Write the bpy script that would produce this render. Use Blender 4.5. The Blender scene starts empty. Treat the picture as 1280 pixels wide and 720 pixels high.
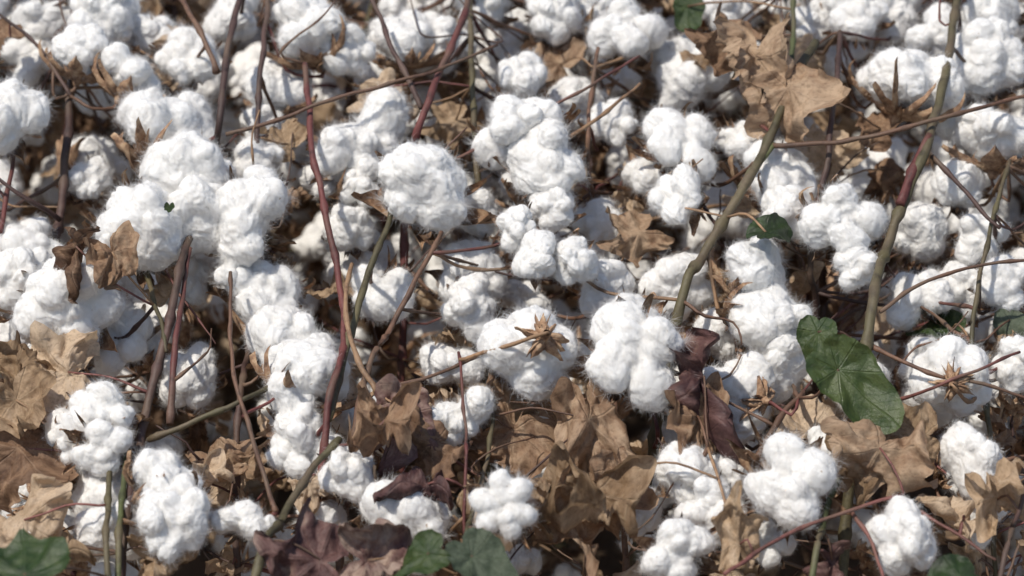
import bpy, bmesh, math, random
import numpy as np
from mathutils import Vector, Matrix, noise
random.seed(7); np.random.seed(7)
scene=bpy.context.scene
R=random.random
def U(a,b): return random.uniform(a,b)

# ------------------------------------------------------------ world, sun, camera
w=bpy.data.worlds.new("World"); scene.world=w; w.use_nodes=True
nt=w.node_tree; bg=nt.nodes["Background"]
sky=nt.nodes.new("ShaderNodeTexSky"); sky.sky_type='NISHITA'; sky.sun_disc=False
sunv=Vector((-0.46,-0.40,1.05)).normalized()
sky.sun_elevation=math.asin(sunv.z); sky.sun_rotation=math.atan2(sunv.x,sunv.y)
nt.links.new(sky.outputs[0],bg.inputs[0]); bg.inputs[1].default_value=0.12
ld=bpy.data.lights.new("sun","SUN"); ld.energy=3.8; ld.angle=math.radians(0.5); ld.color=(1,0.94,0.85)
lo=bpy.data.objects.new("sun",ld); scene.collection.objects.link(lo)
lo.rotation_euler=(-sunv).to_track_quat('-Z','Y').to_euler()
scene.view_settings.view_transform='Standard'; scene.view_settings.look='None'; scene.view_settings.exposure=0

PITCH=math.radians(22); CAM=Vector((0,-2.41,1.5)); HF=math.radians(9.3)
cd=bpy.data.cameras.new("camera"); cam=bpy.data.objects.new("camera",cd); scene.collection.objects.link(cam)
cam.location=CAM; cam.rotation_euler=(math.radians(90)-PITCH,0,0)
cd.sensor_width=36; cd.lens=18/math.tan(HF); cd.clip_end=600; cd.clip_start=0.05
cd.dof.use_dof=True; cd.dof.focus_distance=2.55; cd.dof.aperture_fstop=4.8
scene.camera=cam
FW=Vector((0,math.cos(PITCH),-math.sin(PITCH))); RT=Vector((1,0,0)); UP=RT.cross(FW)
TH=math.tan(HF)
# survey chart of the crop row: u,v measured on the sloping face of the row, off = how deep in the row
def at(u,v,off=0.0):
    d=2.6+(360-v)/720*0.4+off
    return CAM+FW*d+RT*((u-640)/640*TH*d)+UP*((360-v)/640*TH*d)
def mpp(v,off=0.0): return (2.6+(360-v)/720*0.4+off)*TH/640
def wdir(a): # (right, up, toward viewer) of row face
    return (RT*a[0]+UP*a[1]-FW*a[2]).normalized()

# ------------------------------------------------------------ materials
def newmat(n):
    m=bpy.data.materials.new(n); m.use_nodes=True
    t=m.node_tree; b=t.nodes["Principled BSDF"]; return m,t,b
def N(t,k,**kw):
    n=t.nodes.new(k)
    for a,v in kw.items():
        if a in n.inputs.keys() : n.inputs[a].default_value=v
        else: setattr(n,a,v)
    return n
def ramp(t,stops):
    r=t.nodes.new("ShaderNodeValToRGB"); e=r.color_ramp.elements
    while len(e)<len(stops): e.new(0.5)
    for i,(p,c) in enumerate(stops): e[i].position=p; e[i].color=(*c,1)
    return r
def math_(t,op,a,b=None,clamp=False):
    n=t.nodes.new("ShaderNodeMath"); n.operation=op; n.use_clamp=clamp
    for i,x in enumerate((a,b)):
        if x is None: continue
        if isinstance(x,(int,float)): n.inputs[i].default_value=x
        else: t.links.new(x,n.inputs[i])
    return n.outputs[0]
# cotton: near bolls scatter light under the surface, far ones are plain diffuse
def cotmat(name,sss):
    m,t,b=newmat(name)
    tc=N(t,"ShaderNodeTexCoord")
    n1=N(t,"ShaderNodeTexNoise",Scale=60.0,Detail=4.0,Roughness=0.6,Distortion=1.0)
    t.links.new(tc.outputs["Object"],n1.inputs["Vector"])
    r1=ramp(t,[(0.3,(0.765,0.742,0.70)),(0.6,(0.82,0.81,0.785))]); t.links.new(n1.outputs[0],r1.inputs[0])
    n3=N(t,"ShaderNodeTexNoise",Scale=200.0,Detail=2.0); t.links.new(tc.outputs["Object"],n3.inputs["Vector"])
    r3=ramp(t,[(0.73,(0,0,0)),(0.78,(1,1,1))]); t.links.new(n3.outputs[0],r3.inputs[0])
    mx=N(t,"ShaderNodeMix",data_type='RGBA'); t.links.new(math_(t,'MULTIPLY',r3.outputs[0],0.7),mx.inputs[0])
    t.links.new(r1.outputs[0],mx.inputs[6]); mx.inputs[7].default_value=(0.35,0.24,0.15,1)
    n2=N(t,"ShaderNodeTexNoise",Scale=240.0,Detail=5.0,Roughness=0.7,Distortion=5.0); t.links.new(tc.outputs["Object"],n2.inputs["Vector"])
    bp=N(t,"ShaderNodeBump",Strength=0.5,Distance=0.0012); t.links.new(n2.outputs[0],bp.inputs["Height"])
    if sss:
        t.links.new(mx.outputs[2],b.inputs["Base Color"]); t.links.new(bp.outputs[0],b.inputs["Normal"])
        b.inputs["Roughness"].default_value=1; b.inputs["Specular IOR Level"].default_value=0.0
        b.inputs["Subsurface Weight"].default_value=0.6; b.inputs["Subsurface Radius"].default_value=(1,0.97,0.92); b.inputs["Subsurface Scale"].default_value=0.005
    else:
        t.nodes.remove(b); dfu=N(t,"ShaderNodeBsdfDiffuse"); t.links.new(dfu.outputs[0],t.nodes["Material Output"].inputs[0])
        t.links.new(mx.outputs[2],dfu.inputs["Color"]); t.links.new(bp.outputs[0],dfu.inputs["Normal"])
    return m
m_cot=cotmat("cotton_fibre",False); m_cots=cotmat("cotton_fibre_near",True)
m_fuz,t,b=newmat("cotton_fuzz"); t.nodes.remove(b)
df=N(t,"ShaderNodeBsdfDiffuse"); df.inputs[0].default_value=(0.85,0.84,0.82,1)
tr=N(t,"ShaderNodeBsdfTranslucent"); tr.inputs[0].default_value=(0.85,0.84,0.82,1)
ms=N(t,"ShaderNodeMixShader"); ms.inputs[0].default_value=0.45
t.links.new(df.outputs[0],ms.inputs[1]); t.links.new(tr.outputs[0],ms.inputs[2]); t.links.new(ms.outputs[0],t.nodes["Material Output"].inputs[0])

def leafmat(name,stops,rough,vein,transl,veincol,edge=None,bumpd=0.002,spec=0.3):
    m,t,b=newmat(name)
    tc=N(t,"ShaderNodeTexCoord"); oi=N(t,"ShaderNodeObjectInfo")
    mp=N(t,"ShaderNodeVectorMath",operation='ADD'); t.links.new(tc.outputs["UV"],mp.inputs[0])
    cmb=N(t,"ShaderNodeCombineXYZ"); t.links.new(math_(t,'MULTIPLY',oi.outputs["Random"],37.0),cmb.inputs[2]); t.links.new(cmb.outputs[0],mp.inputs[1])
    n=N(t,"ShaderNodeTexNoise",Scale=3.0,Detail=8.0,Roughness=0.65,Distortion=0.6); t.links.new(mp.outputs[0],n.inputs["Vector"])
    f=math_(t,'ADD',n.outputs[0],math_(t,'MULTIPLY',math_(t,'SUBTRACT',oi.outputs["Random"],0.5),0.40))
    rp=ramp(t,stops); t.links.new(f,rp.inputs[0])
    sx=N(t,"ShaderNodeSeparateXYZ"); t.links.new(tc.outputs["UV"],sx.inputs[0])
    th=math_(t,'ARCTAN2',sx.outputs[0],sx.outputs[1])
    r=math_(t,'SQRT',math_(t,'ADD',math_(t,'MULTIPLY',sx.outputs[0],sx.outputs[0]),math_(t,'MULTIPLY',sx.outputs[1],sx.outputs[1])))
    s=math.radians(50)
    a=math_(t,'DIVIDE',th,s)
    df=math_(t,'MULTIPLY',math_(t,'SUBTRACT',a,math_(t,'ROUND',a)),s)
    perp=math_(t,'ABSOLUTE',math_(t,'MULTIPLY',df,r))
    v1=math_(t,'SUBTRACT',1.0,math_(t,'DIVIDE',perp,0.016),True)
    wv=math_(t,'SINE',math_(t,'MULTIPLY',math_(t,'SUBTRACT',r,math_(t,'MULTIPLY',perp,0.9)),42.0))
    v2=math_(t,'MULTIPLY',math_(t,'SUBTRACT',wv,0.95,True),6.0)
    v=math_(t,'MAXIMUM',v1,v2,True)
    mx=N(t,"ShaderNodeMix",data_type='RGBA'); t.links.new(math_(t,'MULTIPLY',v,vein),mx.inputs[0]); t.links.new(rp.outputs[0],mx.inputs[6]); mx.inputs[7].default_value=(*veincol,1)
    n2=N(t,"ShaderNodeTexNoise",Scale=22.0,Detail=5.0,Roughness=0.7); t.links.new(mp.outputs[0],n2.inputs["Vector"])
    r2=ramp(t,[(0.33,(0.42,0.38,0.36)),(0.5,(1,1,1))]); t.links.new(n2.outputs[0],r2.inputs[0])
    mm=N(t,"ShaderNodeMix",data_type='RGBA',blend_type='MULTIPLY'); mm.inputs[0].default_value=0.6
    t.links.new(mx.outputs[2],mm.inputs[6]); t.links.new(r2.outputs[0],mm.inputs[7])
    col=mm.outputs[2]
    t.links.new(col,b.inputs["Base Color"]); b.inputs["Roughness"].default_value=rough; b.inputs["Specular IOR Level"].default_value=spec
    h=math_(t,'ADD',math_(t,'MULTIPLY',n2.outputs[0],0.6),math_(t,'MULTIPLY',v,-0.5))
    bp=N(t,"ShaderNodeBump",Strength=0.7,Distance=bumpd); t.links.new(h,bp.inputs["Height"]); t.links.new(bp.outputs[0],b.inputs["Normal"])
    tr=N(t,"ShaderNodeBsdfTranslucent"); t.links.new(col,tr.inputs[0])
    ms=N(t,"ShaderNodeMixShader"); ms.inputs[0].default_value=transl
    t.links.new(b.outputs[0],ms.inputs[1]); t.links.new(tr.outputs[0],ms.inputs[2]); t.links.new(ms.outputs[0],t.nodes["Material Output"].inputs[0])
    return m
m_dry=leafmat("dry_leaf_tan",[(0.22,(0.25,0.16,0.09)),(0.45,(0.52,0.37,0.235)),(0.7,(0.72,0.56,0.40))],0.6,0.25,0.35,(0.6,0.46,0.3))
m_brn=leafmat("dry_leaf_brown",[(0.22,(0.11,0.06,0.038)),(0.5,(0.33,0.205,0.125)),(0.75,(0.54,0.39,0.26))],0.6,0.25,0.3,(0.42,0.3,0.2))
m_pur=leafmat("dry_leaf_purple",[(0.22,(0.045,0.02,0.022)),(0.45,(0.15,0.08,0.07)),(0.7,(0.38,0.28,0.22))],0.5,0.2,0.12,(0.2,0.13,0.11))
m_grn=leafmat("green_leaf",[(0.2,(0.020,0.028,0.010)),(0.5,(0.030,0.056,0.013)),(0.8,(0.075,0.10,0.03))],0.33,0.3,0.12,(0.09,0.13,0.05),spec=0.5)
m_gry=leafmat("pale_green_leaf",[(0.2,(0.05,0.07,0.04)),(0.5,(0.11,0.135,0.09)),(0.8,(0.18,0.20,0.14))],0.5,0.3,0.2,(0.2,0.24,0.15))
m_bur,t,b=newmat("boll_bur")
tc=N(t,"ShaderNodeTexCoord"); n=N(t,"ShaderNodeTexNoise",Scale=110.0,Detail=6.0,Roughness=0.7); t.links.new(tc.outputs["Object"],n.inputs["Vector"])
rp=ramp(t,[(0.32,(0.08,0.042,0.027)),(0.5,(0.32,0.19,0.11)),(0.7,(0.60,0.44,0.28))]); t.links.new(n.outputs[0],rp.inputs[0]); t.links.new(rp.outputs[0],b.inputs["Base Color"])
b.inputs["Roughness"].default_value=0.75
bp=N(t,"ShaderNodeBump",Strength=0.9,Distance=0.0015); t.links.new(n.outputs[0],bp.inputs["Height"]); t.links.new(bp.outputs[0],b.inputs["Normal"])
m_stem,t,b=newmat("cotton_stem")
at_=N(t,"ShaderNodeAttribute",attribute_name="tint"); tc=N(t,"ShaderNodeTexCoord")
n=N(t,"ShaderNodeTexNoise",Scale=75.0,Detail=6.0,Roughness=0.75); t.links.new(tc.outputs["Object"],n.inputs["Vector"])
rp=ramp(t,[(0.35,(0.38,0.34,0.34)),(0.52,(1,1,1)),(0.7,(1.0,1.0,1.0))]); t.links.new(n.outputs[0],rp.inputs[0])
mm=N(t,"ShaderNodeMix",data_type='RGBA',blend_type='MULTIPLY'); mm.inputs[0].default_value=0.95; t.links.new(at_.outputs["Color"],mm.inputs[6]); t.links.new(rp.outputs[0],mm.inputs[7])
n4=N(t,"ShaderNodeTexNoise",Scale=20.0,Detail=5.0); t.links.new(tc.outputs["Object"],n4.inputs["Vector"])
r4=ramp(t,[(0.48,(0,0,0)),(0.64,(1,1,1))]); t.links.new(n4.outputs[0],r4.inputs[0])
m5=N(t,"ShaderNodeMix",data_type='RGBA'); t.links.new(math_(t,'MULTIPLY',r4.outputs[0],0.6),m5.inputs[0]); t.links.new(mm.outputs[2],m5.inputs[6]); m5.inputs[7].default_value=(0.15,0.105,0.07,1)
t.links.new(m5.outputs[2],b.inputs["Base Color"]); b.inputs["Roughness"].default_value=0.6
bp=N(t,"ShaderNodeBump",Strength=0.8,Distance=0.0015); t.links.new(n.outputs[0],bp.inputs["Height"]); t.links.new(bp.outputs[0],b.inputs["Normal"])
m_soil,t,b=newmat("soil")
tc=N(t,"ShaderNodeTexCoord"); n=N(t,"ShaderNodeTexNoise",Scale=9.0,Detail=10.0,Roughness=0.7); t.links.new(tc.outputs["Object"],n.inputs["Vector"])
rp=ramp(t,[(0.3,(0.10,0.065,0.04)),(0.7,(0.28,0.19,0.12))]); t.links.new(n.outputs[0],rp.inputs[0]); t.links.new(rp.outputs[0],b.inputs["Base Color"]); b.inputs["Roughness"].default_value=0.95
bp=N(t,"ShaderNodeBump",Strength=1.0,Distance=0.03); t.links.new(n.outputs[0],bp.inputs["Height"]); t.links.new(bp.outputs[0],b.inputs["Normal"])

# ------------------------------------------------------------ boll variants
R0=0.04
def rdir():
    v=Vector((random.gauss(0,1),random.gauss(0,1),random.gauss(0,1))); return v.normalized()
def make_boll(kind,seed):
    random.seed(seed*13+5)
    S=[]
    if kind in 'FB':
        S.append((Vector((0,0,0)),0.66))
        n=random.choice([4,5]); a0=U(0,6)
        for i in range(n):
            a=a0+i*6.283/n+U(-.4,.4); d=Vector((math.cos(a),math.sin(a),U(-.35,.35)))
            k=U(0.34,0.60); S.append((d*k,U(.40,.58)))
        for i in range(7):
            d=rdir(); d.z=abs(d.z); S.append((d*U(.5,.75),U(.22,.42)))
    elif kind=='L':
        n=random.choice([4,4,5]); a0=U(0,6)
        S.append((Vector((0,0,-.2)),0.42))
        for i in range(n):
            a=a0+i*6.283/n+U(-.3,.3); d=Vector((math.cos(a),math.sin(a),0)); k=U(.46,.66)
            c=d*k+Vector((0,0,U(-.15,.25))); r=U(.36,.54)
            S.append((c,r)); S.append((d*k*.5+Vector((0,0,.22)),r*.7))
            for j in range(2): S.append((c+rdir()*r*.5,r*U(.5,.75)))
    elif kind=='T':
        n=random.choice([5,6]); a0=U(0,6)
        for i in range(n):
            a=a0+i*6.283/n+U(-.12,.12); d=Vector((math.cos(a),math.sin(a),0)); h=U(0,.15)
            for k,r in ((.26,.24),(.44,.32),(.64,.36),(.78,.28)):
                S.append((d*k+Vector((0,0,h+.12-k*.15)),r*U(.95,1.08)))
    else:
        ax=Vector((U(.6,1),U(-.4,.4),0)).normalized()
        for i in range(5):
            k=(i-2)*.34; S.append((ax*k+rdir()*.18,U(.38,.56)))
        for i in range(9):
            S.append((ax*U(-.9,.9)+rdir()*.38,U(.2,.36)))
    bm=bmesh.new()
    for c,r in S:
        M=Matrix.Translation(c*R0)@(rdir().to_track_quat('Z','Y').to_matrix().to_4x4())@Matrix.Diagonal((r*R0*U(.82,1),r*R0*U(.82,1),r*R0*U(1,1.25),1))
        bmesh.ops.create_icosphere(bm,subdivisions=3,radius=1,matrix=M)
    me=bpy.data.meshes.new("tmp"); bm.to_mesh(me); bm.free()
    ob=bpy.data.objects.new("tmp",me); scene.collection.objects.link(ob)
    md=ob.modifiers.new("r","REMESH"); md.mode='VOXEL'; md.voxel_size=0.0013
    md=ob.modifiers.new("s","SMOOTH"); md.iterations=16 if kind in 'FDB' else 8; md.factor=.5
    dg=bpy.context.evaluated_depsgraph_get(); dg.update()
    m2=bpy.data.meshes.new_from_object(ob.evaluated_get(dg)); bpy.data.objects.remove(ob); bpy.data.meshes.remove(me)
    nv=len(m2.vertices); co=np.empty(nv*3); m2.vertices.foreach_get("co",co); co=co.reshape(-1,3)
    no=np.empty(nv*3); m2.vertex_normals.foreach_get("vector",no); no=no.reshape(-1,3)
    off=Vector((seed*3.1,seed*1.7,0)); amp={'F':1.0,'B':1.0,'D':1.1,'L':.8,'T':.4}[kind]
    D=np.empty(nv)
    for i in range(nv):
        p=Vector(co[i]); wv=noise.noise_vector(p*45+off)*.012; q=p+wv
        # drawn-out tufts: noise stretched along a slowly turning direction
        s_=Vector((q.x*190,q.y*70,q.z*130))
        D[i]=amp*(0.0044*(noise.noise(p*36+off))+0.0024*(.35-abs(noise.noise(q*60+off)))+0.0016*noise.noise(q*115+off)+0.0011*noise.noise(s_+off)+0.0008*noise.noise(q*280+off))+.0005*noise.noise(q*600+off)
    co2=co+no*D[:,None]
    m2.vertices.foreach_set("co",co2.ravel()); m2.update()
    # fibres: dense short fuzz plus long wisps
    nh=7000
    idx=np.random.randint(0,nv,nh); base=co2[idx]; nn=no[idx]
    rv=np.random.normal(size=(nh,3)); tg=rv-(rv*nn).sum(1)[:,None]*nn; tg/=np.linalg.norm(tg,axis=1)[:,None]
    L=np.random.gamma(2.0,0.0020,nh)[:,None]+0.0018
    # wisps leave in tufts
    tuft=np.random.randint(0,nv,26); 
    for a_ in range(26):
        sl=slice(a_*22,(a_+1)*22); base[sl]=co2[tuft[a_]]+np.random.normal(size=(22,3))*.0011; nn[sl]=no[tuft[a_]]
        tt=np.random.normal(size=3); tg[sl]=tt/np.linalg.norm(tt)+np.random.normal(size=(22,3))*.22; L[sl]=np.random.uniform(.006,.015,(22,1))
    K=5; P=np.zeros((nh,K,3))
    up=np.random.uniform(.1,.75,nh)[:,None]; cur=np.random.normal(size=(nh,3))*.6
    d=nn*up+tg*.9; p=base-nn*.0004
    P[:,0]=p
    for k in range(1,K):
        d=d+cur*.3+np.random.normal(size=(nh,3))*.12; d/=np.linalg.norm(d,axis=1)[:,None]
        p=p+d*L/(K-1); P[:,k]=p
    hc=bpy.data.hair_curves.new("fuzz"); hc.add_curves([K]*nh)
    hc.attributes["position"].data.foreach_set("vector",P.astype(np.float32).ravel())
    ra=hc.attributes.get("radius") or hc.attributes.new("radius","FLOAT","POINT")
    rr=np.tile(np.array([6.5e-5,6e-5,5e-5,4e-5,1.5e-5],dtype=np.float32),nh); ra.data.foreach_set("value",rr)
    hc.materials.append(m_fuz)
    # bur (4-5 dry carpels) + bract teeth
    bm=bmesh.new(); bm.from_mesh(m2); bpy.data.meshes.remove(m2); bm.faces.ensure_lookup_table()
    for f in bm.faces: f.material_index=0
    zb={'T':-0.42,'B':-0.98}.get(kind,-0.86)
    def petal(a,Ln,W,flare,tipx):
        rows=11; prev=None; ca,sa=math.cos(a),math.sin(a); tw=U(-.5,.5); o=U(0,50)
        for i in range(rows):
            t_=i/(rows-1); ph=t_*flare
            rad=.06+Ln*math.sin(min(ph,2.2))*1.05; z=zb+Ln*(1-math.cos(ph))*.72+.10*noise.noise(Vector((t_*3,o,0)))*t_
            if t_>.6: rad+=(t_-.6)*tipx; 
            wd=W*math.sin(math.pi*min(1,(t_*.85+.12)))**.8*(1-t_**3)*(1+.5*noise.noise(Vector((t_*5,o,4))))+.004
            row=[]
            for j in (-1,-.5,0,.5,1):
                q=wd*j+tw*t_*t_*.4; cup=abs(j)**2*.12+U(-.022,.022)
                rx=rad-cup*.5; row.append(bm.verts.new((R0*(rx*ca-q*sa),R0*(rx*sa+q*ca),R0*(z+cup))))
            if prev:
                for j in range(4):
                    f=bm.faces.new((prev[j],prev[j+1],row[j+1],row[j])); f.material_index=1
            prev=row
    n=random.choice([4,5]); a0=U(0,6); ps=.42 if kind=='B' else 1
    for i in range(n): petal(a0+i*6.283/n+U(-.25,.25),ps*U(.75,1.12),ps*U(.2,.33),U(1.0,1.8),ps*U(.0,1.0))
    for i in range(random.randint(9,14)):
        petal(U(0,6.283),ps*U(.5,1.3),ps*U(.04,.13),U(.5,2.0),ps*U(-.5,.9))
    nf=len(bm.faces); bmesh.ops.create_cone(bm,segments=8,radius1=R0*.07,radius2=R0*.2*(.6 if kind=='B' else 1),depth=R0*.25,matrix=Matrix.Translation((0,0,R0*(zb-.06))))
    bm.faces.ensure_lookup_table()
    for i,f in enumerate(bm.faces):
        f.smooth=True
        if i>=nf: f.material_index=1
    me=bpy.data.meshes.new("boll")
    bm.to_mesh(me); bm.free(); me.materials.append(m_cot); me.materials.append(m_bur)
    return me,hc,zb
BV={'F':[make_boll('F',i) for i in range(8)],'L':[make_boll('L',20+i) for i in range(7)],'T':[make_boll('T',40+i) for i in range(2)],'D':[make_boll('D',60+i) for i in range(4)],'B':[make_boll('B',80+i) for i in range(2)]}

# ------------------------------------------------------------ leaf variants
def make_leaf(seed,crump,curl,rings=18,seg=90,lobes=3,floor=.42,wl=.62):
    random.seed(seed*7+1); off=Vector((seed*2.3,seed*5.1,seed))
    s=math.radians(50); V=[];UVs=[]
    ks=(-1,0,1) if lobes==3 else (-2,-1,0,1,2)
    amp={-2:.5,-1:.8,0:1.0,1:.8,2:.5}
    if lobes==1: ks=(0,)
    def rad(th): # th from +y
        r=floor if abs(th)<2.5 else floor*(1-(abs(th)-2.5)/.64*.8)
        m=0
        for k in ks: m=max(m,amp[k]*max(0,1-(abs(th-k*s)/wl)**1.25))
        r=max(r,m*1.0+.05) if abs(th)<2.4 else r
        if lobes==1: r=(.60+.45*max(0,math.cos(th))**5+.06*math.cos(th))*(1 if abs(th)<2.6 else 1-(abs(th)-2.6)*.8)
        return r*(1+.07*noise.noise(Vector((th*4,seed,0)))+.03*noise.noise(Vector((th*14,seed,3))))
    ax1=U(0,3.14); ax2=U(0,3.14); k1=curl*U(.6,1.3)*random.choice((-1,1)); k2=curl*U(.3,.9)*random.choice((-1,1))
    if lobes==1: ax1=U(-.3,.3); k1=curl
    def bend(p,a,k):
        if abs(k)<.02: return p
        c,s_=math.cos(a),math.sin(a); u=p.x*c+p.y*s_; v=-p.x*s_+p.y*c
        kk=k; rr=1/kk+(-p.z)
        nu=math.sin(kk*u)*rr; nz=1/kk-math.cos(kk*u)*rr
        return Vector((nu*c-v*s_,nu*s_+v*c,nz))
    for i in range(rings+1):
        for j in range(seg):
            th=-math.pi+6.28318*j/seg; r=rad(th)*i/rings
            x,y=r*math.sin(th),r*math.cos(th); p=Vector((x,y,0)); fl=p.copy()
            a=th/s; dv=abs(a-round(a)) if abs(th)<2.4 else .3
            z=-.22*dv*r*(1+crump)+crump*(.60*(abs(noise.noise(fl*1.7+off))-.2)+.26*(abs(noise.noise(fl*4.0+off))-.2)+.06*noise.noise(fl*10+off))*(.3+r)
            sh=noise.noise_vector(fl*1.5+off)*.40*crump*r
            sh2=noise.noise_vector(fl*4+off)*.09*crump*r
            p=Vector((x,y,z))+sh+sh2
            p=bend(p,ax1,k1); p=bend(p,ax2,k2)
            V.append(p); UVs.append((x,y))
    F=[]
    for i in range(rings):
        for j in range(seg):
            j2=(j+1)%seg; a,b_,c,d=i*seg+j,i*seg+j2,(i+1)*seg+j2,(i+1)*seg+j
            if i==0: F.append((a,c,d))
            else: F.append((a,b_,c,d))
    me=bpy.data.meshes.new("leaf"); me.from_pydata([tuple(v) for v in V],[],F)
    uv=me.uv_layers.new(name="UVMap")
    li=np.empty(len(me.loops),dtype=np.int32); me.loops.foreach_get("vertex_index",li)
    uv.data.foreach_set("uv",np.array(UVs)[li].ravel())
    me.polygons.foreach_set("use_smooth",[True]*len(me.polygons)); return me
def withmat(me,m):
    c=me.copy(); c.materials.append(m); return c
dryshape=[make_leaf(i,U(.8,1.35),U(1.2,3.2),lobes=random.choice((3,3,5)),floor=U(.55,.75),wl=U(.7,.95)) for i in range(14)]
LV={'tan':[withmat(x,m_dry) for x in dryshape],'brn':[withmat(x,m_brn) for x in dryshape],'pur':[withmat(x,m_pur) for x in dryshape]}
gs=[make_leaf(50,.25,1.1,lobes=1),make_leaf(51,.25,1.3,lobes=1),make_leaf(52,.25,.8,lobes=3,floor=.68,wl=1.0)]
LV['grn']=[withmat(x,m_grn) for x in gs]; LV['gry']=[withmat(x,m_gry) for x in gs]
random.seed(11)

# ------------------------------------------------------------ stems
TINT={'red':(0.14,0.042,0.036),'dark':(0.08,0.043,0.035),'green':(0.105,0.088,0.042),'tan':(0.33,0.20,0.11),'brn':(0.16,0.085,0.052),'pink':(0.21,0.08,0.065),'lime':(0.10,0.115,0.042)}
def spline(pts,step=0.008):
    P=[np.array(p,dtype=float) for p in pts]
    if len(P)==2: P=[P[0],(P[0]+P[1])/2,P[1]]
    P=[2*P[0]-P[1]]+P+[2*P[-1]-P[-2]]; out=[]
    for i in range(1,len(P)-2):
        n=max(2,int(np.linalg.norm(P[i+1]-P[i])/step))
        for k in range(n):
            t_=k/n; a,b_,c,d=P[i-1],P[i],P[i+1],P[i+2]
            out.append(.5*((2*b_)+(-a+c)*t_+(2*a-5*b_+4*c-d)*t_**2+(-a+3*b_-3*c+d)*t_**3))
    out.append(P[-2]); return np.array(out)
class Stems:
    def __init__(s): s.V=[];s.F=[];s.C=[]
    def tube(s,pts,r0,r1,tint,sides=7,node=0.05,wob=0.0009):
        c=spline(pts); n=len(c); o=random.random()*90
        L=np.concatenate([[0],np.cumsum(np.linalg.norm(np.diff(c,axis=0),axis=1))])
        for i in range(n):
            if 0<i<n-1: c[i]+=np.array(noise.noise_vector(Vector((L[i]*38,o,0))))*wob*2
        T=np.gradient(c,axis=0); T/=np.linalg.norm(T,axis=1)[:,None]+1e-9
        up=np.array([0.3,0.9,0.1]); b0=len(s.V); col=np.array(TINT[tint])
        for i in range(n):
            x=np.cross(T[i],up); x/=np.linalg.norm(x)+1e-9; y=np.cross(T[i],x)
            r=r0+(r1-r0)*L[i]/max(L[-1],1e-6)
            ph=(L[i]/node+o)%1; r*=1+.5*math.exp(-((ph-.5)/.07)**2)
            k=.9+.5*noise.noise(Vector((L[i]*14,o,5)))
            for j in range(sides):
                a=6.28318*j/sides; rr=r*(1+.16*noise.noise(Vector((a,L[i]*60,o))))
                s.V.append(tuple(c[i]+x*math.cos(a)*rr+y*math.sin(a)*rr)); s.C.append((*np.clip(col*k,0,1),1))
            if i:
                for j in range(sides):
                    j2=(j+1)%sides; p=b0+(i-1)*sides; q=b0+i*sides
                    s.F.append((p+j,p+j2,q+j2,q+j))
        s.F.append(tuple(b0+j for j in range(sides))[::-1]); s.F.append(tuple(b0+(n-1)*sides+j for j in range(sides)))
        return c
    def mesh(s,name,origin=(0,0,0)):
        me=bpy.data.meshes.new(name); me.from_pydata([(v[0]-origin[0],v[1]-origin[1],v[2]-origin[2]) for v in s.V],[],s.F)
        ca=me.color_attributes.new("tint","FLOAT_COLOR","POINT"); ca.data.foreach_set("color",np.array(s.C,dtype=np.float32).ravel())
        me.polygons.foreach_set("use_smooth",[True]*len(me.polygons)); me.materials.append(m_stem); return me

def place_boll(coll,parent,origin,centre,axis,r,kind,spin=None,st=None,var=None,fib=True,near=False):
    me,hc,zb=(BV[kind][var%len(BV[kind])] if var is not None else random.choice(BV[kind]))
    if st is None: st=(U(.88,1.14),U(.88,1.14),U(.92,1.1)) if kind!='T' else (1,1,1)
    q=Vector(axis).normalized().to_track_quat('Z','Y').to_matrix().to_4x4()
    sc=r/0.0425
    M=Matrix.Translation(Vector(centre)-Vector(origin))@q@Matrix.Rotation(U(0,6.28) if spin is None else spin,4,'Z')@Matrix.Diagonal((sc*st[0],sc*st[1],sc*st[2],1))
    o=bpy.data.objects.new("boll",me); coll.objects.link(o); o.parent=parent; o.matrix_local=M
    if near:
        o.material_slots[0].link='OBJECT'; o.material_slots[0].material=m_cots
    if fib:
        h=bpy.data.objects.new("boll_fibres",hc); coll.objects.link(h); h.parent=o
    return Vector(centre)+Vector(axis).normalized()*(zb-.1)*R0*sc*st[2]
def place_leaf(coll,parent,origin,loc,nrm,roll,size,kind,var=None,st=(1,1,1)):
    L=LV[kind]; me=L[var%len(L)] if var is not None else random.choice(L)
    q=Vector(nrm).normalized().to_track_quat('Z','Y').to_matrix().to_4x4()
    M=Matrix.Translation(Vector(loc)-Vector(origin))@q@Matrix.Rotation(roll,4,'Z')@Matrix.Diagonal((size*st[0],size*st[1],size*st[2],1))
    o=bpy.data.objects.new("leaf",me); coll.objects.link(o); o.parent=parent; o.matrix_local=M; return o

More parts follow.
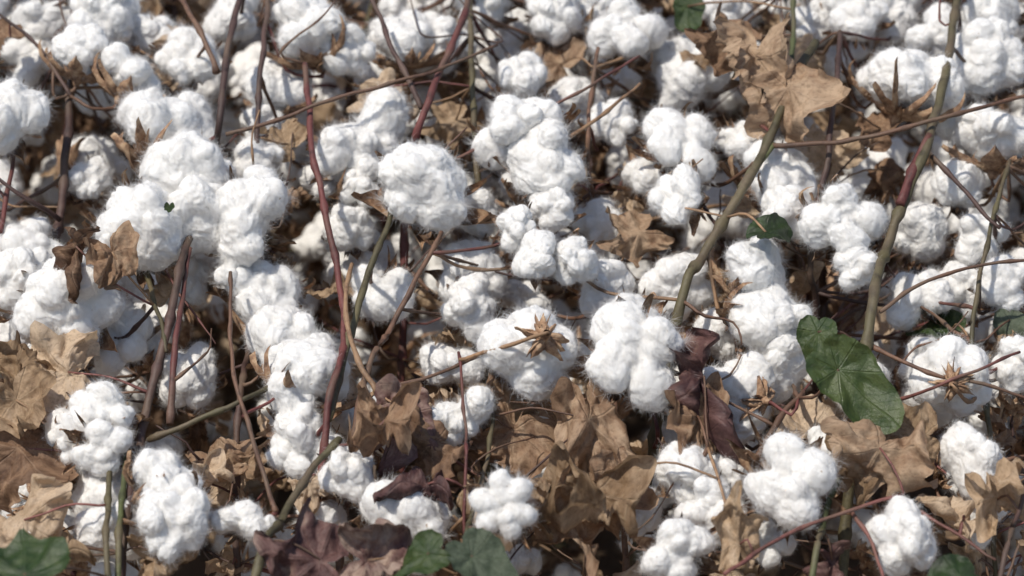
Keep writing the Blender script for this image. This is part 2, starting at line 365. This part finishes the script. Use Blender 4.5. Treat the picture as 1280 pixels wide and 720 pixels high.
# ------------------------------------------------------------ front plants (as in the photograph)
S=[
 (0,'dark',7,5,[(70,330,.06),(75,275,.04),(86,150,.03),(90,60,.05),(95,-60,.07)],1),
 (0,'dark',4,2,[(75,275,.02),(30,245,-.02),(-30,205,-.04)],0),
 (0,'red',4,2.5,[(0,290,.0),(12,220,.0),(18,160,.0)],0),
 (0,'dark',3,2,[(88,120,.0),(50,60,.0),(-10,10,.0)],0),
 (1,'dark',7,5,[(150,720,.0),(178,540,.0),(208,420,-.02),(232,310,-.02),(262,215,.05),(275,150,-.02),(285,60,-.02),(312,-40,.0)],1),
 (1,'red',5,3,[(212,530,.0),(220,430,-.03),(228,370,-.02),(238,310,-.02)],0),
 (1,'brn',4,3,[(270,90,-.02),(245,30,-.02),(215,-20,.0)],0),
 (1,'green',4,3,[(185,550,.0),(250,525,-.02),(330,487,-.02),(400,440,.05)],0),
 (1,'green',4,2.5,[(178,330,.02),(200,400,-.02),(208,440,-.02)],0),
 (2,'green',5,4,[(134,720,-.03),(134,640,-.03),(140,570,.0)],1),
 (2,'lime',5.5,4,[(148,720,-.02),(152,630,-.02),(160,560,.0)],1),
 (3,'dark',5,4,[(295,620,.1),(300,500,.05),(318,380,.1),(322,150,.0),(338,-30,.0)],1),
 (3,'brn',3.5,2.5,[(345,640,-.03),(312,540,-.03),(290,450,-.03),(288,340,-.03)],0),
 (3,'green',8,5,[(318,730,-.05),(352,650,-.04),(388,590,-.03),(425,548,-.03)],1),
 (4,'red',5,4.5,[(408,530,-.02),(430,430,-.02),(424,350,-.02),(405,260,-.03),(390,180,-.03),(381,80,-.01)],1),
 (4,'tan',4,3,[(470,490,-.04),(440,430,-.04),(432,370,-.04),(440,330,-.03)],0),
 (4,'green',6,4,[(410,525,-.02),(438,420,-.02),(462,340,-.02),(488,275,-.02),(490,235,-.02)],0),
 (5,'brn',5,3.5,[(450,505,-.01),(490,410,-.01),(520,350,-.02),(552,290,-.02)],1),
 (5,'red',6,4.5,[(505,330,.12),(510,240,.1),(522,165,-.02),(548,95,-.03),(580,20,-.02),(595,-40,.0)],1),
 (5,'dark',4,3,[(527,135,-.03),(495,70,-.03),(462,-10,-.02)],0),
 (5,'brn',3,2,[(282,168,-.02),(360,145,-.03),(430,120,-.04),(540,90,-.04),(622,56,-.02)],0),
 (5,'pink',2.5,2,[(560,205,-.02),(640,160,.0),(720,118,-.02),(800,70,.0)],0),
 (6,'red',3,2,[(582,610,-.03),(582,540,-.03),(573,440,-.03)],1),
 (6,'green',4,3,[(575,720,.0),(590,640,-.01),(612,560,.0),(618,500,.0)],1),
 (6,'green',5,4,[(600,330,.15),(597,220,.03),(590,100,.04),(588,-20,.05)],1),
 (6,'pink',2.5,2,[(545,560,.0),(590,590,.0),(606,600,.0)],0),
 (6,'brn',3,2,[(478,486,-.02),(540,470,-.02),(600,445,-.01)],0),
 (7,'brn',5,3,[(780,620,.1),(760,450,.1),(745,300,.12),(735,170,.02),(748,60,.03)],1),
 (7,'tan',3,2,[(700,180,-.03),(745,150,-.02),(800,105,.0)],0),
 (8,'green',7.5,6,[(845,402,.0),(880,320,-.02),(930,235,-.03),(962,175,-.03),(988,105,-.03),(1020,52,-.02)],1),
 (8,'lime',4.5,3.5,[(925,235,-.03),(968,180,-.03)],0),
 (8,'lime',4,3,[(988,110,-.02),(992,50,-.01),(990,-30,.0)],0),
 (8,'dark',5,4,[(1020,400,.12),(1012,330,.05),(1035,190,-.02),(1045,110,-.02),(1050,40,.0)],1),
 (8,'brn',3.5,2.5,[(966,182,-.03),(1040,178,-.04),(1110,165,-.06),(1200,142,-.06),(1290,118,-.04)],0),
 (8,'brn',5,3.5,[(945,575,-.01),(975,525,-.01),(1005,490,-.01)],0),
 (9,'green',8,6,[(1083,435,-.03),(1108,310,-.03),(1135,240,-.04),(1160,180,-.05),(1182,90,-.03),(1200,-30,.0)],1),
 (9,'red',7,5,[(1125,255,-.043),(1145,205,-.047),(1162,168,-.053)],0),
 (9,'brn',3,2,[(1100,390,-.04),(1150,355,-.04),(1220,332,-.04),(1290,325,-.04)],0),
 (9,'brn',3,2,[(1085,430,-.03),(1160,465,-.04),(1230,480,-.04),(1290,500,-.03)],0),
 (9,'pink',2.5,2,[(1120,500,.0),(1190,475,-.05),(1275,440,-.04)],0),
 (9,'dark',3.5,2.5,[(1165,195,-.04),(1215,250,-.03),(1250,285,-.03)],0),
 (10,'pink',3,2.5,[(905,718,-.06),(990,665,-.05),(1060,640,-.04),(1130,618,-.04)],0),
 (10,'lime',5,4.5,[(1015,730,-.02),(1030,650,-.02),(1052,585,.0)],1),
 (10,'tan',2.5,2,[(925,690,-.02),(905,620,-.03),(885,560,-.03)],0),
 (10,'pink',3,2,[(1065,640,-.03),(1090,680,-.03),(1105,725,-.03)],0),
 (11,'dark',4.5,3.5,[(1250,730,-.04),(1270,650,-.04),(1290,590,-.04)],1),
 (11,'green',4,3,[(1240,560,.05),(1215,430,.0),(1235,300,-.02),(1262,200,.0)],1),
 (11,'pink',2.5,2,[(1150,640,-.02),(1200,670,-.02),(1245,700,-.02)],0),
]
NP=12
plants=[]; root={}
for pid in range(NP):
    e=[s for s in S if s[0]==pid and s[5]][0][4][0]; p=at(*e); root[pid]=Vector((p.x,p.y+.02,0))
    em=bpy.data.objects.new("cotton_plant",None); scene.collection.objects.link(em); em.location=root[pid]; em.empty_display_size=.1; plants.append(em)
ST=[Stems() for _ in range(NP)]; nodes=[]
for pid,tint,ra,rb,pts,g in S:
    P=[at(*p) for p in pts]; k=mpp(pts[0][1])*.9
    if g:
        b0=P[0]; dr=(P[0]-P[1]).normalized(); dr=(dr+Vector((0,0,-1.6))).normalized()
        rt=b0+dr*(b0.z/max(.3,-dr.z)); rt.z=0
        P=[rt,rt.lerp(b0,.5)+Vector((U(-.008,.008),U(-.01,.01),0))]+P
    c=ST[pid].tube(P,ra*k*(1.15 if g else 1),rb*k,tint,sides=9)
    for q in c[::4]: nodes.append((Vector(q),pid))
def nearest(p):
    best=None;bd=9
    for q,pid in nodes:
        d=(q-p).length+max(0,q.z-p.z)*.8+max(0,p.z-q.z-.12)*.5
        if d<bd: bd=d;best=(q,pid)
    return best
BO=[ # u,v,r,kind,axis(right,up,toward),off
(130,22,58,'F',(0,.6,.6),.05),(240,72,46,'L',(.1,.3,.9),.03),(385,40,54,'F',(-.2,.9,.1),.02),(432,62,36,'L',(.4,.2,.8),.03),(190,45,38,'F',(0,.5,.5),.08),
(105,68,42,'F',(.2,.95,-.1),.0),(165,95,46,'L',(.5,.8,-.3),.0),(60,30,42,'F',(0,.3,.8),.1),(8,140,56,'F',(0,.3,.9),-.04),(45,75,40,'L',(0,.3,.9),.12),
(205,158,64,'F',(.4,.9,-.1),.0),(235,215,64,'F',(.2,.6,.6),-.01),(305,275,62,'D',(0,.4,.9),-.02),(245,275,60,'F',(0,.2,.9),-.01),(325,203,42,'L',(.2,.3,.8),.03),
(175,285,64,'F',(.2,.5,.8),-.02),(42,305,46,'L',(0,.5,.8),.02),(80,378,68,'F',(0,.2,.9),-.01),(25,350,48,'F',(0,.4,.9),.02),(110,225,32,'F',(0,.4,.9),.06),
(330,368,48,'L',(0,.3,.8),.03),(350,420,56,'F',(.3,.6,.5),.02),(385,462,64,'F',(.4,.8,-.1),.0),(150,425,50,'L',(0,.3,.8),.06),
(450,178,60,'D',(0,.5,.8),.02),(447,228,34,'L',(0,.2,.9),.03),(528,235,68,'F',(0,.35,.9),-.03),(440,285,36,'F',(0,.4,.9),.06),(480,362,46,'L',(0,.3,.9),.05),
(648,165,56,'F',(-.1,.4,.9),-.02),(682,205,54,'F',(.1,.3,.9),-.02),(655,95,36,'L',(0,.5,.8),.03),(785,42,52,'L',(0,.5,.8),.05),(765,150,36,'L',(0,.4,.8),.05),
(692,262,36,'F',(.1,.5,.8),.0),(645,285,28,'F',(0,.3,.9),-.03),(668,322,34,'F',(0,.2,.9),-.03),(717,325,34,'F',(.2,.1,.9),-.02),
(852,182,54,'L',(.1,.5,.8),.0),(848,245,42,'F',(-.6,.2,.6),.0),(925,172,32,'L',(0,.5,.8),.02),(815,215,38,'L',(0,.5,.8),.05),
(665,440,72,'B',(-.1,-.25,-.9),-.04),(795,446,66,'L',(.1,.2,1),-.05),(790,400,36,'F',(0,.5,.8),.0),
(1055,278,54,'L',(.2,.3,.9),-.03),(1068,328,38,'F',(.1,.0,.9),-.02),(975,228,56,'L',(.2,.6,.7),.02),(985,265,40,'F',(.2,.3,.8),.0),
(945,345,54,'F',(.6,.7,.0),.0),(958,400,58,'F',(.5,.2,.5),.0),(978,455,48,'F',(.1,.2,.9),.03),
(1140,105,60,'F',(.4,.9,.0),.0),(1105,100,36,'L',(.2,.7,.5),.02),(1235,75,56,'F',(0,.6,.6),.03),(1245,175,52,'F',(.1,.95,-.1),.02),(1175,140,36,'F',(0,.4,.8),.04),
(125,515,46,'L',(.1,.5,.8),-.02),(80,548,44,'L',(-.2,.3,.8),.0),(125,560,38,'L',(.1,.1,.9),-.02),(207,605,52,'F',(.6,.5,.4),-.04),(218,650,54,'F',(0,.1,.9),-.04),
(370,520,46,'D',(0,.4,.9),.0),(365,568,36,'L',(0,.3,.9),.02),(300,650,42,'D',(0,.2,.9),-.02),(405,560,28,'L',(0,.4,.8),.02),(435,590,40,'F',(0,.4,.8),.0),
(985,602,60,'L',(-.1,.3,.95),-.04),(630,632,46,'T',(0,.1,1),-.07),(1190,472,60,'B',(.1,.1,-.95),-.01),(1155,450,34,'F',(0,.3,.8),.05),(925,490,54,'B',(-.5,.1,-.7),.02),(925,525,36,'F',(0,.3,.8),.03),
(845,355,46,'F',(0,.4,.8),.06),(758,362,46,'F',(0,.4,.8),.05),(588,340,52,'F',(0,.4,.8),.06),(590,385,42,'F',(.2,.2,.8),.04),(560,455,40,'F',(0,.4,.8),.08),
(568,525,46,'D',(0,.3,.8),.0),(490,535,40,'F',(0,.3,.8),.14),(505,650,60,'F',(.3,.1,.8),.0),(855,590,46,'F',(0,.4,.8),.0),(890,640,48,'L',(0,.3,.9),.0),(905,600,40,'F',(0,.3,.8),.02),
(850,690,48,'L',(0,.1,.9),-.02),(800,640,34,'L',(0,.3,.9),.03),(1130,670,52,'F',(0,.3,.9),-.02),(1215,580,46,'F',(0,.4,.8),.0),(1260,355,46,'L',(0,.4,.8),.03),(1225,300,36,'F',(-.2,.4,.8),.04),(1150,365,48,'L',(0,.4,.8),.05),(1200,365,44,'F',(0,.4,.8),.07),
(1150,290,44,'F',(0,.4,.8),.08),(1275,455,38,'F',(-.2,.1,.9),.02),(1070,480,46,'F',(0,.3,.8),.06),(695,18,46,'F',(0,.5,.8),.08),(740,20,38,'F',(0,.5,.8),.12),
(605,5,40,'F',(0,.5,.8),.1),(860,92,56,'F',(0,.5,.8),.1),(905,10,44,'F',(0,.5,.8),.14),(1065,12,44,'L',(0,.5,.8),.06),(1020,30,36,'F',(0,.5,.8),.1),(1120,20,40,'F',(0,.5,.8),.1),
(350,110,46,'F',(.1,.95,.0),.07),(505,50,48,'F',(0,.9,.1),.07),(550,60,42,'F',(0,.5,.8),.1),(900,420,40,'F',(0,.5,.8),.06),(130,620,44,'F',(0,.2,.8),.03),(145,665,48,'F',(0,.2,.8),.02),
(1200,230,40,'F',(0,.3,.8),.05),(1240,20,46,'F',(0,.3,.8),.06),(1175,45,38,'L',(0,.3,.8),.06),(720,130,40,'F',(0,.3,.8),.1),(290,20,44,'F',(0,.3,.8),.1),(60,450,40,'F',(0,.3,.8),.07),(230,350,36,'F',(0,.3,.8),.06),(240,470,44,'F',(0,.3,.8),.09),
(455,530,38,'L',(0,.3,.8),.06),(1220,640,40,'L',(0,.3,.8),.05),(1040,560,38,'F',(0,.3,.8),.03),(330,160,36,'F',(0,.3,.8),.08),(410,225,34,'L',(0,.3,.8),.07),(590,265,38,'F',(0,.3,.8),.05),(745,285,38,'L',(0,.3,.8),.08),(960,680,38,'L',(0,.3,.8),.05),(400,650,34,'F',(0,.3,.8),.05),
]
placed=[]
def hero_boll(u,v,r,k,ax,off,var=None,st=None):
    c=at(u,v,off); rr=r*mpp(v,off)*1.0
    a=wdir((ax[0]+U(-.12,.12),ax[1]+U(-.12,.12),ax[2])); 
    q,pid=nearest(c); 
    b=place_boll(scene.collection,plants[pid],root[pid],c,a,rr,k,var=var,near=off<.07,st=st)
    mid=(b+q)/2-a*0.012+Vector((U(-.01,.01),U(-.01,.01),U(-.02,.005)))
    ST[pid].tube([q,mid,b-a*.006,b+a*.004],U(.0014,.002),.0015,random.choice(('brn','brn','tan','red','dark')),sides=6,node=.06)
    placed.append((c,rr))
for x in BO: hero_boll(*x)
cnt=0;tries=0
while cnt<180 and tries<9000:
    tries+=1; u=U(-120,1400); v=U(-90,820); off=U(.10,.48); r=U(32,56)
    if v>520 and R()<.35: continue
    c=at(u,v,off); rr=r*mpp(v,off)
    if c.z<.06: continue
    if any((c-p).length<(rr+s)*.88 for p,s in placed): continue
    hero_boll(u,v,r,random.choice('FFFLLDD'),(U(-.8,.8),U(0,1),U(-.4,.9)),off,st=(U(.75,1.25),U(.8,1.2),U(.9,1.1))); cnt+=1

LF=[ # u,v,size px,kind,var,normal,roll deg,off,stretch
(945,70,88,'brn',0,(.1,.2,1),170,-.04,(1,1,1)),(985,110,80,'brn',3,(-.2,.3,1),200,-.05,(1,1,1)),(925,55,70,'brn',5,(0,.5,1),90,-.02,(1,1,1)),
(95,308,66,'brn',2,(0,.1,1),170,-.08,(.8,1,1)),(140,315,60,'brn',6,(.1,.2,1),190,-.08,(.8,1,1)),
(505,510,84,'pur',1,(.2,.3,1),160,-.04,(1,1,1)),(482,525,88,'brn',4,(-.3,.1,1),180,-.06,(.7,1.2,1)),(540,555,74,'brn',7,(0,.5,1),120,-.02,(1,1,1)),(535,605,66,'pur',2,(.1,.6,.8),90,-.04,(1,1,1)),
(735,525,110,'brn',1,(.1,.1,1),185,-.02,(.8,1.15,1)),(740,620,115,'tan',4,(-.1,.3,1),170,-.02,(.9,1.1,1)),(700,630,84,'brn',5,(.3,.2,1),190,-.02,(.8,1.2,1)),(670,640,70,'tan',0,(0,.3,1),60,-.02,(1,1,1)),(770,590,70,'brn',3,(.3,.2,1),170,-.02,(.7,1.2,1)),
(880,470,112,'pur',2,(.5,.1,.9),180,-.06,(.6,1.1,1)),(872,520,80,'brn',6,(.2,.1,1),180,-.03,(.7,1.1,1)),
(1100,560,90,'brn',7,(.1,.5,1),150,-.05,(1.1,1,1)),(1065,560,66,'tan',1,(-.2,.4,1),200,-.03,(1,1,1)),(1155,545,58,'tan',3,(.2,.2,1),90,-.02,(1,1,1)),
(400,700,84,'pur',5,(0,.6,1),80,-.05,(1.2,1,1)),(460,700,76,'pur',0,(.2,.5,1),260,-.05,(1.2,1,1)),
(1245,625,84,'tan',4,(.3,.3,1),0,-.03,(.7,1.2,1)),(1205,650,60,'tan',2,(0,.5,1),50,.0,(1,1,1)),(85,465,84,'tan',6,(.1,.6,.8),80,-.01,(1.1,.9,1)),(20,470,66,'tan',0,(0,.5,.8),30,.0,(1,1,1)),
(925,680,70,'tan',5,(.2,.2,1),0,-.05,(.7,1.1,1)),(640,535,84,'brn',6,(0,.3,1),140,.02,(1.2,1,1)),(590,690,66,'brn',1,(0,.5,1),140,.03,(1,1,1)),
(22,560,88,'brn',3,(.1,.4,1),170,.0,(1,1,1)),(30,650,92,'tan',7,(.1,.6,1),30,-.02,(1,1,1)),(80,690,66,'tan',2,(.1,.6,1),120,-.02,(1,1,1)),(250,600,60,'tan',4,(0,.5,1),200,.03,(1,1,1)),
(290,570,60,'brn',1,(0,.6,1),80,.03,(1,1,1)),(200,700,66,'tan',0,(0,.6,1),280,.0,(1,1,1)),(720,230,50,'tan',2,(0,.4,1),20,.1,(1,1,1)),(800,290,60,'brn',5,(0,.4,1),120,.04,(1,1,1)),
(570,150,52,'tan',5,(0,.4,1),120,.1,(1,1,1)),(480,110,50,'tan',1,(0,.4,1),120,.04,(1,1,1)),(360,180,44,'tan',3,(0,.4,1),50,.03,(1,1,1)),(700,80,56,'brn',3,(0,.4,1),50,.1,(1,1,1)),(1010,540,60,'tan',3,(0,.4,1),50,.04,(1,1,1)),
(20,500,70,'tan',8,(0,.4,1),200,-.02,(1,1,1)),(385,600,50,'tan',9,(0,.5,1),200,.0,(1,1,1)),(360,250,44,'brn',10,(0,.4,1),50,.05,(1,1,1)),(1100,160,44,'brn',11,(0,.4,1),50,.03,(1,1,1)),
(1048,462,92,'grn',0,(.15,.15,1),218,-.08,(.75,1,1)),(1022,415,52,'grn',1,(-.3,.4,.9),190,-.06,(.8,1,1)),(957,290,48,'grn',1,(.1,.85,.5),275,-.06,(.8,1,1)),
(535,692,56,'grn',1,(-.3,.5,.8),130,-.09,(.9,1,1)),(590,695,70,'gry',0,(.3,.5,.9),200,-.08,(.9,1,1)),(30,718,96,'grn',2,(0,.85,.6),60,-.13,(1,1,1)),(1200,722,76,'grn',1,(.1,.85,.5),90,-.09,(.8,1,1)),
(1185,412,50,'grn',1,(0,.7,.7),80,.07,(1,1,1)),(860,8,34,'grn',0,(0,.3,1),180,.05,(1,1,1)),(212,258,10,'grn',2,(0,.3,1),180,-.09,(1,1,1)),(1262,400,34,'gry',1,(0,.3,1),180,.04,(1,1,1)),
(1040,700,60,'pur',2,(0,.5,1),180,.0,(1,1,1)),
]
def hero_leaf(u,v,s,k,var,nm,roll,off,st=(1,1,1)):
    p=at(u,v,off); n=wdir(nm)
    q,pid=nearest(p)
    place_leaf(scene.collection,plants[pid],root[pid],p,n,math.radians(roll),s*mpp(v,off),k,var,st)
    if s<20: return
    mid=(p+q)/2+Vector((0,0,U(-.01,.012))); ST[pid].tube([q,mid,p],.0011,.0008,random.choice(('tan','brn','pink')),sides=5,node=.5)
for a in LF: hero_leaf(*a)
for i in range(200):
    v=U(-60,800) if R()<.5 else U(440,820)
    off=U(.04,.42); u=U(-120,1400)
    if at(u,v,off).z<.03: continue
    hero_leaf(u,v,U(30,68),random.choice(('tan','tan','brn','tan')),random.randint(0,13),(U(-.9,.9),U(-.4,1),U(.0,1)),U(0,360),off,(U(.5,1.0),1,1))
# loose twigs
for i in range(150):
    u=U(-60,1340);v=U(-40,760);off=U(-.03,.3);a=U(-1.0,1.0)+1.57*(R()<.35);L=U(50,170)
    p=at(u,v,off);q,pid=nearest(p); e=at(u+L*math.sin(a),v-L*math.cos(a),off+U(-.04,.04))
    ST[pid].tube([q,p,(p+e)/2+Vector((U(-.008,.008),0,U(-.008,.008))),e],U(.0009,.0020),.0006,random.choice(('brn','tan','dark','red','dark','brn')),sides=5,node=.04)
for pid in range(NP):
    o=bpy.data.objects.new("stems",ST[pid].mesh("stems",root[pid])); scene.collection.objects.link(o); o.parent=plants[pid]

# ------------------------------------------------------------ plants of the field behind / beside (instanced collections)
tmpl=[]
for k in range(5):
    random.seed(100+k); col=bpy.data.collections.new("cotton_plant_parts"); st=Stems(); H=U(.64,.78)
    main=[Vector((0,0,0))]
    for i in range(1,6): main.append(Vector((U(-.02,.02)*i*.6,U(-.02,.02)*i*.6,H*i/5)))
    c=st.tube(main,.006,.0025,random.choice(('dark','brn','red','green')),sides=8)
    z=.08;a=U(0,6)
    pl=[]
    while z<H-.02:
        base=Vector(c[min(len(c)-1,int(z/H*(len(c)-1)))]); a+=2.4+U(-.4,.4); L=U(.10,.24)*(1-.45*z/H)+.03
        tip=base+Vector((math.cos(a)*L,math.sin(a)*L,L*U(.1,.6)))
        br=st.tube([base,base.lerp(tip,.5)+Vector((0,0,.015)),tip],.003,.0016,random.choice(('brn','red','green','tan')),sides=6)
        for f in ((1,.5) if L>.12 else (1,)):
            p=Vector(br[int((len(br)-1)*f)]); ax=Vector((math.cos(a)+U(-.6,.6),math.sin(a)+U(-.6,.6),U(0,1.3))).normalized()
            r=U(.027,.037); cc=p+ax*r*1.1
            if z>.2 and all((cc-q).length>.058 for q in pl):
                place_boll(col,None,(0,0,0),cc,ax,r,random.choice('FFLLLD'),fib=False); pl.append(cc)
        for _ in range(2):
            if R()<.6:
                p=base.lerp(tip,U(.2,1)); place_leaf(col,None,(0,0,0),p+Vector((U(-.03,.03),U(-.03,.03),-.02)),(U(-1,1),U(-1,1),U(-.2,1)),U(0,6),U(.03,.045),random.choice(('tan','tan','brn')))
        z+=U(.02,.032)
    o=bpy.data.objects.new("stems",st.mesh("stems")); col.objects.link(o); tmpl.append(col)
random.seed(5)
def inst(x,y,s):
    e=bpy.data.objects.new("cotton_plant",None); e.instance_type='COLLECTION'; e.instance_collection=random.choice(tmpl)
    e.location=(x,y,0); e.rotation_euler=(0,0,U(0,6.28)); e.scale=(s,s,s); scene.collection.objects.link(e)
y=.62
while y<2.9:
    half=.7+y*.3; x=-half
    while x<half:
        inst(x+U(-.04,.04),y+U(-.07,.07),U(.88,1.04)); x+=.18
    y+=.3
for x in (-.98,-.8,.8,.98):
    for yy in (.0,.3): inst(x,yy+U(-.05,.05),U(.9,1.05))

# ------------------------------------------------------------ ground and litter
bm=bmesh.new(); bmesh.ops.create_grid(bm,x_segments=60,y_segments=60,size=250); 
me=bpy.data.meshes.new("ground"); bm.to_mesh(me); bm.free(); me.materials.append(m_soil)
g=bpy.data.objects.new("ground",me); scene.collection.objects.link(g)
lc=bpy.data.collections.new("leaf_litter_parts")
for i in range(900):
    place_leaf(lc,None,(0,0,0),(U(-1.2,1.2),U(-.5,2.6),U(.005,.05)),(U(-.8,.8),U(-.8,.8),1),U(0,6),U(.04,.065),random.choice(('tan','tan','brn')))
e=bpy.data.objects.new("leaf_litter",None); e.instance_type='COLLECTION'; e.instance_collection=lc; scene.collection.objects.link(e)
